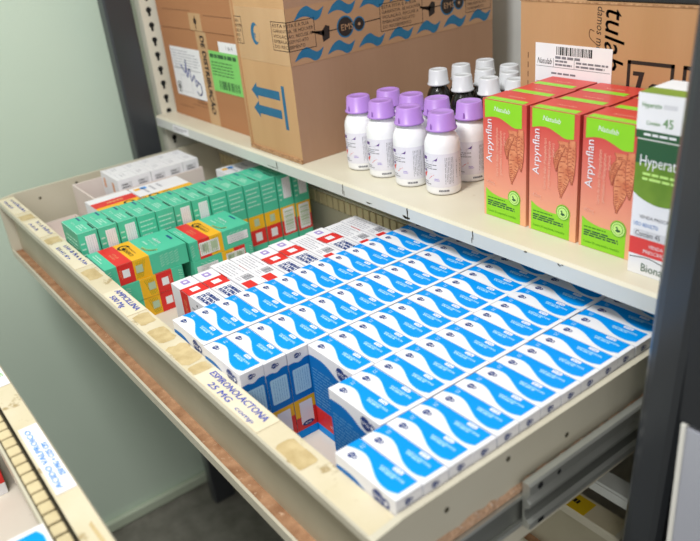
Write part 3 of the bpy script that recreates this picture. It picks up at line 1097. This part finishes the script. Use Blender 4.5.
# big carton with printed tape
EX0, EX1, EY0, EY1, EH = -12.9, -7.42, 11.95, 27.2, 11.2
big = tag(empty('cardboard_box', (EX0, EY0, SZ)), 'large tall cardboard box with printed blue-wave tape and two blue arrows', 'box')
W, D = EX1 - EX0, EY1 - EY0
m = MB()
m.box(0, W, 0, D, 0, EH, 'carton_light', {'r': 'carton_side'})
m.rect(box_front(0, 0, 0), 0, .0, W, .14, 'carton_edge', 1)
fr = box_front(0, 0, 0)
for z in (3.6, 2.55):
    m.poly(fr, [(.85, z), (1.5, z + .5), (1.5, z + .25), (3.9, z + .25), (3.9, z - .25), (1.5, z - .25), (1.5, z - .5)][::-1], 'print_blue', 1)
m.rect(fr, 4.15, 1.75, 4.45, 4.2, 'print_blue', 1)
m.build('carton', big)
m = MB()
m.box(-.06, W + .05, -.12, -.005, .02, .22, 'carton_edge')
m.box(-.12, .1, -.07, -.005, .22, EH - .2, 'carton')
m.build('bottom_flap', big)
m = MB()
TZ0, TZ1 = 5.35, 8.25
m.box(0, W + .012, -.012, 0, TZ0, TZ1, 'tape_tan')
m.box(W, W + .012, -.012, D + .01, TZ0, TZ1, 'tape_side')
fr = box_side(W + .012, 0, 0)


def wave(m, fr, y, z, s=1.0):
    top = smooth([(-.95, -.35), (-.55, .1), (-.1, .28), (.3, .05), (.6, -.05), (1.0, .12)])
    bot = smooth([(1.0, .12), (.7, -.38), (.35, -.5), (0, -.3), (-.4, -.22), (-.95, -.35)])
    m.poly(fr, [(y + a * s, z + b * s) for a, b in top + bot[1:-1]][::-1], 'print_blue', 1)


for k in range(7):
    wave(m, fr, 1.2 + 2.15 * k, TZ0 + .55)
    wave(m, fr, 1.45 + 2.15 * k, TZ1 - .3)
msg = ['ESTA FITA \u00c9 A SUA', 'GARANTIA. SE HOUVER', 'VIOLA\u00c7\u00c3O, RECUSE A', 'EMBALAGEM NO ATO', 'DO RECEBIMENTO']


def notice(m, fr, y0, y1, z0, z1):
    m.outline(fr, y0, z0, y1, z1, .035, 'print_black', 1)
    h = (z1 - z0) / 5.6
    for k, s in enumerate(msg):
        m.text(fr, s, y0 + .15, z1 - h * (k + 1.0) - .02, h * .66, 'print_black', 1, w=(y1 - y0 - .3) * len(s) / 19)


def hand_icon(m, fr, y, z):
    m.poly(fr, [(y - .1, z - .45), (y + .35, z - .3), (y + .4, z + .3), (y + .15, z + .4), (y - .15, z + .1)], 'print_black', 1)
    for k in range(3):
        m.stroke(fr, [(y, z + .1 * k - .1), (y - .75, z + .2 - .1 * k + .08 * k)], .09, 'print_black', 1)


ZN0, ZN1 = TZ0 + .75, TZ1 - .65
notice(m, fr, 6.2, 9.4, ZN0, ZN1)
notice(m, fr, 12.9, 15.1, ZN0, ZN1)
m.stroke(fr, [(2.6, 6.75), (6.2, 6.85)], .05, 'print_black', 1)
m.stroke(fr, [(9.4, 6.85), (12.9, 6.85)], .05, 'print_black', 1)
hand_icon(m, fr, 2.3, 6.7)
hand_icon(m, fr, 10.0, 6.8)
for y in (3.75, 11.4):
    m.disc(fr, y, 6.8, .58, 'print_blue', 1)
    m.disc(fr, y + .95, 6.8, .4, 'print_blue', 1)
    m.disc(fr, y, 6.8, .5, 'print_black', 2)
    m.disc(fr, y + .95, 6.8, .33, 'print_black', 2)
    m.text(fr, 'EMS', y + .1, 6.62, .34, 'tape_side', 3, w=.85, center=True)
    m.disc(fr, y + .95, 6.8, .09, 'tape_side', 3, n=12)
# the notice that wraps round the corner
f2 = box_front(0, -.012, 0)
for fra, off in ((f2, W - 1.15), (fr, -2.0)):
    pass
m.outline(f2, W - 1.5, ZN0, W + .01, ZN1, .035, 'print_black', 1)
m.outline(fr, 0, ZN0, 1.75, ZN1, .035, 'print_black', 1)
h = (ZN1 - ZN0) / 5.6
for k, (a, b2_) in enumerate((('ESTA F', 'ITA \u00c9 A SUA'), ('GARANT', 'IA. SE HOUVER'), ('VIOLA\u00c7', '\u00c3O, RECUSE A'), ('EMBALA', 'GEM NO ATO'), ('DO REC', 'EBIMENTO'))):
    zz = ZN1 - h * (k + 1.0) - .02
    m.text(f2, a, W - 1.35, zz, h * .66, 'print_black', 1, w=1.3)
    m.text(fr, b2_, .05, zz, h * .66, 'print_black', 1, w=1.6 * len(b2_) / 13)
m.outline(f2, -.02, ZN0 + .1, .85, ZN1 + .1, .035, 'print_black', 1)
for k, s in enumerate(('SUA', 'HOUVER', 'USE A', 'ATO', 'NTO')):
    m.text(f2, s, .1, ZN1 + .05 - h * (k + 1.0), h * .66, 'print_black', 1, w=.6 * len(s) / 6 + .1)
m.disc(f2, 2.2, 6.85, .42, 'print_blue', 1, ry=.6)
m.disc(f2, 2.38, 6.85, .3, 'tape_tan', 2, ry=.45)
m.text(f2, 'e', 2.05, 6.65, .4, 'print_blue', 3)
o = m.build('packing_tape', big)
o['label'] = 'shiny tan tape printed with blue waves and a warranty notice'

# two brown cartons stacked behind, by the upright
PX0, PX1, PY0 = -25.9, -13.15, 13.0
for k, (z0, h, lab) in enumerate(((SZ, 6.2, 'brown cardboard box with white and green labels standing on the shelf'), (SZ + 6.24, 6.0, 'brown cardboard box stacked on the labelled one, cut by the top edge'))):
    t = tag(empty('cardboard_box', (PX0, PY0, z0)), lab, 'box')
    W = PX1 - PX0
    m = MB()
    m.box(0, W, 0, 12, 0, h, 'carton_brown')
    fr = box_front(0, 0, 0)
    if k == 0:
        m.rect(fr, .9, .75, 3.2, .78, 'print_brown', 1)
        m.rect(fr, 3.2, 1.05, 5.4, 1.08, 'print_brown', 1)
        m.lines(fr, 4.0, 1.2, 5.6, 1.6, 2, 'print_brown', 1, .4)
    else:
        m.lines(fr, 3.6, 2.6, 5.4, 3.4, 2, 'print_brown', 1, .5)
        m.rect(fr, .9, 1.2, 5.2, 1.23, 'print_brown', 1)
        m.rect(fr, 7.0, 1.0, 11.5, 1.03, 'print_brown', 1)
    m.build('carton', t)
    m = MB()
    if k == 0:
        m.box(5.5, 6.95, -.012, -.001, 0, h, 'tape_tan')
        for e in (0, .03, .06):
            m.text(box_front(0, -.012, 0), 'DE DISTRIBUI\u00c7\u00c3O', 6.0 + e, h - .2 - e, .55, 'print_black', 1 + e, rot=-90, w=5.2)
        o = m.build('packing_tape', t)
        m = MB()
        m.box(1.0, 5.55, -.03, -.012, 1.55, 4.95, 'white_paper')
        fr = box_front(1.0, -.03, 1.55)
        m.lines(fr, .2, 1.9, 4.3, 3.25, 7, 'pale_ink', 1, .3, seed=2)
        m.rect(fr, .2, 1.9, 4.3, 1.93, 'grey_ink', 1)
        m.barcode(fr, .25, .2, .8, .95, 'ink', 1, vert=True, n=10)
        m.outline(fr, 1.0, .3, 2.6, 1.5, .03, 'pale_ink', 1)
        m.stroke(fr, smooth([(1.3, 2.2), (1.9, 1.7), (2.2, 2.6), (2.1, 1.4), (2.6, 2.0), (2.7, 1.2), (3.2, 1.6), (3.3, .9), (3.7, 1.2)]), .1, 'pen_blue', 2)
        m.stroke(fr, smooth([(3.4, 1.3), (4.0, 1.0), (4.0, .5), (3.6, .3), (3.3, .5)]), .1, 'pen_blue', 2)
        o = m.build('shipping_label', t)
        o['label'] = 'white shipping label with a blue pen signature'
        m = MB()
        m.box(8.5, 11.0, -.028, -.002, 5.05, 5.75, 'white_paper')
        m.text(box_front(8.5, -.028, 5.05), '1 de 4', .9, .25, .26, 'grey_ink', 1)
        o = m.build('paper_label', t)
        o['label'] = 'small white label above the green one'
        m = MB()
        m.box(6.98, 10.9, -.034, -.003, 2.5, 5.1, 'label_green')
        fr = box_front(6.98, -.034, 2.5)
        m.lines(fr, .15, 2.15, 3.6, 2.45, 1, 'label_ink', 1, .8, seed=9)
        m.lines(fr, .2, 1.0, 3.0, 2.0, 5, 'label_ink', 1, .3, seed=7)
        m.barcode(fr, .9, .2, 3.6, .75, 'label_ink', 1)
        o = m.build('shipping_label', t)
        o['label'] = 'bright green printed label'
    else:
        m.box(4.9, 6.6, -.012, -.001, 0, 1.1, 'tape_tan')
        m.disc(box_front(0, -.012, 0), 5.75, .6, .2, 'print_black', 1)
        m.stroke(box_front(0, -.012, 0), [(5.75, .1), (5.75, .9)], .08, 'print_black', 1)
        m.build('packing_tape', t)

# carton with script lettering behind the red cartons
NX0, NX1, NY0, NH = 3.3, 16.0, 17.6, 8.22
t = tag(empty('cardboard_box', (NX0, NY0, SZ)), 'brown cardboard box with black script lettering and a white label, behind the red cartons', 'box')
m = MB()
W = NX1 - NX0
m.box(0, W, 0, 10, 0, NH, 'carton')
fr = box_front(0, 0, 0)
for e in (0, .03):
    m.text(fr, 'tulab', 4.42 + e, NH - .05, .95, 'print_black', 1, rot=-90, w=2.45, shear=.25)
m.text(fr, 'damos melhor', 4.02, NH - .05, .34, 'print_black', 1, rot=-90, w=2.5, shear=.2)
m.outline(fr, 5.55, 3.4, 7.6, 6.15, .15, 'print_black', 1)
for e in (0, .04, .08, .12):
    m.text(fr, '7 cx', 5.78 + e, 4.5, 1.3, 'print_black', 1 + e, w=1.55)
m.outline(fr, 7.95, 3.4, 10.6, 6.15, .15, 'print_black', 1)
for k in range(10):
    m.rect(fr, .42, 2.0 + .42 * k, .46, 2.25 + .42 * k, 'print_brown', 1)
m.stroke(fr, smooth([(4.1, 6.6), (3.7, 6.9), (3.7, 7.2), (3.9, 7.15)]), .03, 'print_brown', 1)
m.build('carton', t)
m = MB()
m.box(-.05, W + .05, -.03, 10.1, NH + .005, NH + .08, 'carton', {'f': 'carton_edge'})
m.build('top_flap', t)
m = MB()
m.box(.88, 4.85, -.03, -.004, 4.2, 6.5, 'white_paper')
fr = box_front(.88, -.03, 4.2)
m.barcode(fr, 1.15, 1.85, 3.0, 2.2, 'ink', 1, n=34)
m.lines(fr, 1.1, 1.68, 3.0, 1.8, 1, 'grey_ink', 1, .9)
m.text(fr, 'Natulab', .1, 1.42, .26, 'ink', 1, w=.8, shear=.2)
m.rect(fr, .05, 1.3, 3.9, 1.32, 'grey_ink', 1)
m.rect(fr, .05, .62, 3.9, .64, 'grey_ink', 1)
m.rect(fr, 1.0, 1.3, 1.02, 1.7, 'grey_ink', 1)
m.rect(fr, 2.1, 1.3, 2.12, 1.7, 'grey_ink', 1)
m.lines(fr, 2.2, 1.36, 3.8, 1.66, 2, 'grey_ink', 1, .55, seed=3)
m.lines(fr, 1.1, 1.36, 2.0, 1.66, 2, 'grey_ink', 1, .55, seed=5)
m.lines(fr, .9, 1.0, 2.8, 1.1, 1, 'grey_ink', 1, .8)
m.lines(fr, .1, .1, 3.8, .55, 2, 'grey_ink', 1, .55, seed=6)
o = m.build('shipping_label', t)
o['label'] = 'white printed label with barcode'

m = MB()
m.box(0, 9.0, 0, 6.0, 0, .22, 'panel_dark')  # added slab, stands in for a dark strip of unknown origin
o = m.build('dark_stand_in', loc=(6.6, 17.75, SZ + NH + .09), bevel=.06)
tag(o, 'dark flat slab standing in for an unidentified dark strip above the lettered cardboard box', 'stand-in')

# ------------------------------------------------------------------ red cartons with root picture
AX, AY, AH = 2.34, 1.44, 5.12


def red_carton():
    m = MB()
    m.box(0, AX, 0, AY, 0, AH, 'arp_body', {'t': 'arp_red'})
    fr = box_front(0, 0, 0)
    x1 = AX - .24
    # lime header with wavy lower edge
    w = smooth([(.12, .845), (.5, .862), (.9, .862), (1.3, .835), (1.7, .805), (x1, .81)])
    m.poly(fr, [(a, b * AH) for a, b in w] + [(x1, AH * .995), (.12, AH * .995)], 'lime', 1)
    m.text(fr, 'Natulab', .62, .915 * AH, .2, 'white_card', 2, w=.85, rot=-3, shear=.15)
    # root drawing
    roots = [([(1.62, 4.0), (1.75, 3.6), (1.7, 2.6), (1.62, 2.1), (1.58, 1.7)], .30), ([(2.06, 4.1), (2.04, 3.4), (2.05, 2.7), (2.08, 2.35)], .17),
             ([(1.6, 3.75), (1.42, 3.45), (1.32, 3.1), (1.34, 2.75)], .15)]
    r = random.Random(2)
    for i, (ctrl, wd) in enumerate(roots):
        c = smooth(ctrl, 5)
        n = len(c)
        L, R_ = [], []
        for k, (a, b) in enumerate(c):
            t = k / (n - 1)
            ww = wd * (math.sin(math.pi * min(1, t * .8 + .22)) ** .8) * (1 - .75 * max(0, t - .5)) * r.uniform(.88, 1.08)
            if t == 1:
                ww = .015
            L.append((a - ww, b))
            R_.append((min(a + ww, AX - .03), b))
        m.poly(fr, [(a - .03, b) for a, b in L] + [(min(a + .03, AX - .02), b) for a, b in R_[::-1]], 'root_brown', 1 + i)
        m.poly(fr, L + R_[::-1], 'root_tan', 1.5 + i)
        for k in range(2, n - 2):
            a, b = c[k]
            ww = (R_[k][0] - L[k][0]) * .5
            m.stroke(fr, [(a - ww * .8, b - .03), (a - ww * r.uniform(-.1, .5), b)], .035, 'root_brown', 1.8 + i)
            m.stroke(fr, [(a + ww * r.uniform(0, .3), b - .06), (a + ww * .7, b - .1)], .03, 'root_brown', 1.8 + i)
    m.text(fr, 'Arpynflan', .5, 2.45, .34, 'white_card', 5, rot=90, w=1.85)
    m.text(fr, 'Garra do diabo (Harpagophytum', .86, 1.9, .15, 'salmon_text', 5, rot=90, w=2.1)
    m.text(fr, 'procumbens e Harpagophytum', 1.06, 2.0, .15, 'salmon_text', 5, rot=90, w=1.9)
    m.text(fr, 'zeyheri)', 1.24, 3.3, .13, 'salmon_text', 5, rot=90, w=.55)
    m.text(fr, '450mg', .2, 1.5, .17, 'salmon_text', 5, w=.45)
    # lime foot
    w = smooth([(.12, .245), (.4, .215), (.8, .195), (1.2, .19), (1.6, .195), (AX - .3, .2)])
    m.poly(fr, [(.12, 0.012)] + [(AX - .3, .012)] + [(a, b * AH) for a, b in w[::-1]], 'lime', 1)
    m.lines(fr, .22, .83, 1.2, .89, 1, 'lime_dark', 2, .8, seed=3)
    m.lines(fr, .22, .48, 1.75, .76, 3, 'forest', 2, .62, seed=5)
    m.text(fr, 'Cont\u00e9m 30 comprimidos revestidos', .22, .2, .1, 'lime_dark', 2, w=1.6)
    for rr, mt, L in ((.34, 'lime', 3), (.31, 'lime_dark', 4), (.285, 'lime_pale', 5), (.22, 'lime_dark', 6), (.2, 'lime_pale', 7)):
        m.disc(fr, 1.72, 1.12, rr, mt, L)
    m.poly(fr, [(1.62, 1.05), (1.72, 1.0), (1.85, 1.05), (1.8, 1.12), (1.74, 1.1), (1.7, 1.22), (1.62, 1.2), (1.68, 1.12)], 'forest', 8)
    fr = box_top(0, 0, AH)
    m.rect(fr, .12, .04, x1, .42, 'lime', 1)
    m.text(fr, 'Natulab', .7, .2, .1, 'lime_pale', 2, w=.8)
    m.text(fr, 'Arpynflan', .7, .72, .14, 'salmon_text', 1, w=.9)
    m.rect(fr, 0, 0, AX, .025, 'salmon_text', 1.5)
    fr = box_side(AX, 0, 0)
    m.lines(fr, .2, 1.0, 1.2, 3.8, 12, 'salmon_text', 1, .3, seed=4)
    return m.build('root_tablet_carton')


rc = red_carton()
n = 0
for i in range(3):
    for k in range(3):
        o = rc if n == 0 else rc.copy()
        if n:
            COL.objects.link(o)
        n += 1
        put(o, (5.2 + i * 2.5 + (.08 * (k % 2)), 13.12 + 1.475 * k, SZ), math.radians(rnd.uniform(-.5, .5)))
        tag(o, 'red carton with lime bands and root picture, %s row, %s' % (('front', 'middle', 'rear')[k], ('bottle side', 'centre', 'dark post side')[i]), 'medicine box', 'red and lime cartons on the shelf')

# white and green cartons by the post
m = MB()
m.box(0, 2.6, 0, 1.6, 0, 4.93, 'white_card')
fr = box_front(0, 0, 0)
arc = [(0, 3.05)] + [(a, 3.15 - .45 * math.sin(math.pi * min(1, a / 2.6 + .1))) for a in [x * .2 for x in range(1, 14)]]
m.poly(fr, arc + [(2.6, 4.92), (0, 4.92)], 'leaf_green', 1)
m.poly(fr, [(0, 4.1), (2.6, 4.3), (2.6, 4.92), (0, 4.92)], 'forest', 1.5)
m.text(fr, 'Hyperativ', .14, 4.02, .4, 'white_card', 2, w=1.62)
m.lines(fr, .3, 3.5, 2.0, 3.85, 2, 'lime_pale', 2, .5, seed=3)
m.text(fr, 'VENDA PRESCRI\u00c7\u00c3O', .3, 2.15, .13, 'grey_ink', 2, w=1.5)
m.text(fr, 'USO ADULTO', .1, 1.85, .15, 'blue_deep', 2, w=.95)
m.rrect(fr, .12, 1.42, 2.4, 1.72, .1, 'sticker_grey', 1.5)
m.text(fr, 'Cont\u00e9m 45', .2, 1.48, .2, 'ink', 2, w=.95)
m.rect(fr, 0, .75, 2.6, 1.4, 'red_soft', 1)
m.rect(fr, 0, .55, 2.6, .75, 'white_card', 1)
m.text(fr, 'VENDA SOB', .75, 1.1, .13, 'white_card', 2, w=.9)
m.text(fr, 'PRESCRI\u00c7\u00c3O', .55, .88, .13, 'white_card', 2, w=1.1)
m.stroke(fr, smooth([(.05, .62), (.8, .7), (1.6, .55), (2.5, .62)]), .03, 'ink', 2)
m.text(fr, 'Biona', .5, .16, .32, 'forest', 2, w=.85)
o = m.build('green_white_carton', loc=(12.85, 12.45, SZ))
tag(o, 'upright white carton with green top and red band, last one before the dark post', 'medicine box')
m = MB()
m.box(0, 2.7, 0, 1.9, 0, 1.5, 'white_card')
fr = box_front(0, 0, 0)
m.rect(fr, 0, 0, 2.7, .28, 'forest', 1)
m.text(fr, 'Hyperativ', .15, 1.05, .17, 'lime_dark', 2, w=.72)
m.rect(fr, .92, 1.06, 1.4, 1.2, 'sticker_grey', 1)
m.text(fr, 'Cont\u00e9m', .35, .48, .14, 'lime_dark', 2, w=.5)
m.text(fr, '45', .95, .46, .3, 'lime_dark', 2, w=.36)
m.lines(fr, .3, .1, 2.0, .2, 1, 'white_card', 2, .8)
fr = box_top(0, 0, 1.5)
m.rect(fr, 0, .02, 2.7, .75, 'olive', 1)
o = m.build('green_white_carton', loc=(12.75, 12.5, SZ + 4.94))
tag(o, 'white carton lying across the top of the upright green one', 'medicine box')

# ------------------------------------------------------------------ bottles


def white_bottle():
    t = empty('syrup_bottle')
    m = MB()
    R = .84
    m.lathe((0, 0, 0), [(0, .01), (R - .12, 0), (R - .02, .06), (R, .16), (R, 2.3), (R - .04, 2.55), (R - .16, 2.8), (R - .34, 2.99), (.5, 3.06), (.47, 3.2), (0, 3.2)], 'bottle_white', 40)
    m.build('bottle_body', t)
    m = MB()
    fr = Cyl((0, 0, .42), R + .004, math.radians(-118))
    LW = 2.9
    m.rect(fr, 0, 0, LW, 1.62, 'label_lilac', 1, sub=24)
    m.lines(fr, .08, 1.28, .5, 1.5, 1, 'ink_violet', 2, .7)
    sw_ = smooth([(.3, 1.24), (.7, 1.28), (.95, 1.42), (1.0, 1.5)])
    m.poly(fr, sw_ + [(.95, 1.3), (.7, 1.18), (.3, 1.2)], 'ink_violet', 2)
    m.lines(fr, .08, .85, .95, 1.14, 3, 'grey_ink', 2, .4, seed=4)
    m.poly(fr, [(.08, .58), (.3, .72), (.62, .66), (.8, .6), (.62, .5), (.5, .38), (.2, .42)], 'red_swash', 2)
    m.lines(fr, .1, .72, .42, .84, 1, 'ink_violet', 2, .9)
    m.lines(fr, .8, .3, 1.1, .45, 2, 'purple', 2, .5)
    m.lines(fr, .08, .08, .6, .28, 2, 'grey_ink', 2, .4, seed=6)
    m.lines(fr, 1.3, .15, 1.75, 1.45, 6, 'grey_ink', 2, .25, vert=True, seed=3)
    m.barcode(fr, 1.9, .4, 2.2, 1.3, 'grey_ink', 2, vert=True, n=16)
    m.lines(fr, 2.35, .15, 2.75, 1.45, 5, 'pale_ink', 2, .3, vert=True, seed=8)
    m.lines(fr, 1.0, -.22, 1.5, -.12, 1, 'grey_ink', 2, .9, seed=4)
    o = m.build('label', t)
    o['label'] = 'pale lilac printed label'
    m = MB()
    m.lathe((0, 0, 3.03), [(.70, 0), (.73, .02), (.73, .08), (.67, .12), (.60, .77), (.56, .81), (.42, .82), (.40, .8), (0, .8)], 'cap_purple', 36)
    for k in range(3):
        a = math.radians(-80 + 120 * k)
        fr = Cyl((0, 0, 3.03), .675, a)
        m.poly(fr, [(-.06, .1), (.06, .1), (.03, .38), (-.03, .38)], 'cap_purple_dark', 2)
    o = m.build('cap', t)
    o['label'] = 'lilac plastic measuring cap'
    return t


wb = white_bottle()
WB = [(-4.36, 13.85), (-2.5, 13.85), (-.38, 13.83), (1.68, 14.02), (-3.97, 15.57), (-2.12, 15.56), (-.40, 15.72), (1.42, 16.12)]
WL = ['front row, against the big printed cardboard box', 'front row, second from the big cardboard box', 'front row, third from the big cardboard box', 'front row, closest to the shelf edge and camera',
      'rear row, closest to the big cardboard box', 'rear row, second from the big cardboard box', 'rear row, before the black bottles', 'rear row, touching the red cartons']
for k, (x, y) in enumerate(WB):
    o = wb if k == 0 else copy_tree(wb)
    put(o, (x, y, SZ), math.radians(rnd.uniform(-9, 6) if k < 7 else 12))
    tag(o, 'white bottle with lilac cap, ' + WL[k], 'bottle', 'white bottles with lilac caps on the shelf')


def black_bottle():
    t = empty('tonic_bottle')
    m = MB()
    R = .66
    m.lathe((0, 0, 0), [(0, .01), (R - .08, 0), (R, .1), (R, 3.05), (R - .04, 3.3), (R - .15, 3.56), (R - .28, 3.74), (.36, 3.8), (.34, 3.95), (0, 3.95)], 'bottle_black', 36)
    m.build('bottle_body', t)
    m = MB()
    fr = Cyl((0, 0, .5), R + .004, math.radians(-150))
    m.rect(fr, 0, 0, 3.0, 1.9, 'tan_label', 1, sub=24)
    m.rect(fr, 0, 1.9, 3.0, 2.3, 'label_lime', 1, sub=24)
    m.lines(fr, .3, .3, 2.6, 1.7, 8, 'forest', 2, .3, seed=3)
    o = m.build('label', t)
    o['label'] = 'tan label with a lime green upper band'
    m = MB()
    m.lathe((0, 0, 3.8), [(.56, 0), (.585, .03), (.58, .08), (.53, .12), (.48, .74), (.45, .79), (.34, .8), (.32, .78), (0, .78)], 'cap_grey', 32)
    o = m.build('cap', t)
    o['label'] = 'pale grey translucent cap'
    return t


bb = black_bottle()
BB = [(-2.56, 17.88), (-.45, 17.55), (1.2, 17.72), (-2.3, 19.3), (-.36, 19.05), (-1.95, 20.75), (.1, 20.4), (1.25, 19.12), (2.52, 18.15)]
BLb = ['front row, against the big printed cardboard box', 'front row, second from the big cardboard box', 'front row, behind the red cartons', 'second row, closest to the big cardboard box', 'second row, in the middle',
       'rearmost of all, by the big box', 'rear row, before the pale back panel', 'second row, near the brown lettered carton', 'half hidden by the brown lettered carton edge']
for k, (x, y) in enumerate(BB):
    o = bb if k == 0 else copy_tree(bb)
    put(o, (x, y, SZ), math.radians(rnd.uniform(-10, 10)))
    tag(o, 'black bottle with pale grey cap, ' + BLb[k], 'bottle', 'black bottles with grey caps at the back of the shelf')

# ------------------------------------------------------------------ neighbouring cabinet beyond the dark post
nb = tag(empty('neighbouring_cabinet', (24, 12, FLOOR)), 'grey cabinet beyond the dark post, pale lower panel with white edge and dark upper panel', 'cabinet')
m = MB()
m.box(18.45, 30, 7.3, 28, FLOOR, 30, 'panel_dark')
m.build('carcass', nb, (-24, -12, -FLOOR))
m = MB()
m.box(18.5, 30, 7.0, 7.28, FLOOR + 1, 1.0, 'panel_grey', {'l': 'panel_white'})
m.box(18.38, 18.52, 6.95, 7.28, FLOOR + 1, 1.1, 'panel_white')
m.build('lower_panel', nb, (-24, -12, -FLOOR))
m = MB()
m.box(18.3, 30, 7.0, 7.28, 1.15, 29.5, 'panel_dark')
m.build('upper_panel', nb, (-24, -12, -FLOOR))

# ------------------------------------------------------------------ light
w = bpy.data.worlds.new('World')
sc.world = w
w.use_nodes = True
bg = w.node_tree.nodes['Background']
bg.inputs['Color'].default_value = (1.0, 0.985, 0.96, 1)
bg.inputs['Strength'].default_value = 0.58


def area(name, loc, target, size, power, col=(1, 1, 1)):
    ld = bpy.data.lights.new(name, 'AREA')
    ld.shape = 'SQUARE'
    ld.size = size * S
    ld.energy = power
    ld.color = col
    o = bpy.data.objects.new(name, ld)
    COL.objects.link(o)
    o.location = V(loc) * S
    d = (V(target) - V(loc)).normalized()
    o.rotation_euler = d.to_track_quat('-Z', 'Y').to_euler()
    return o


area('ceiling_light', (8, -15, 46), (0, 8, 0), 11, 10.2, (1.0, 0.985, 0.96))
area('side_light', (60, -30, 38), (0, 8, 0), 26, 4.6, (1.0, 0.98, 0.95))

# ------------------------------------------------------------------ camera
cam = bpy.data.cameras.new('camera')
co = bpy.data.objects.new('camera', cam)
COL.objects.link(co)
Rm = Matrix(((0.6035465, 0.79177493, -0.09393659), (0.30037355, -0.33492204, -0.8930862), (-0.7385847, 0.51080298, -0.43996927)))
rot = Rm.transposed() @ Matrix(((1, 0, 0), (0, -1, 0), (0, 0, -1)))
M4 = rot.to_4x4()
M4.translation = V((26.84283959, -9.36371393, 14.77913847)) * S
co.matrix_world = M4
cam.sensor_width = 36
cam.sensor_fit = 'HORIZONTAL'
cam.lens = 749.946 / 700 * 36
cam.clip_start = 0.01
cam.dof.use_dof = True
cam.dof.focus_distance = 33.5 * S
cam.dof.aperture_fstop = 7.0
sc.camera = co

sc.view_settings.view_transform = 'Standard'
sc.view_settings.look = 'None'
sc.view_settings.exposure = -0.1
sc.cycles.use_denoising = True
sc.cycles.max_bounces = 8
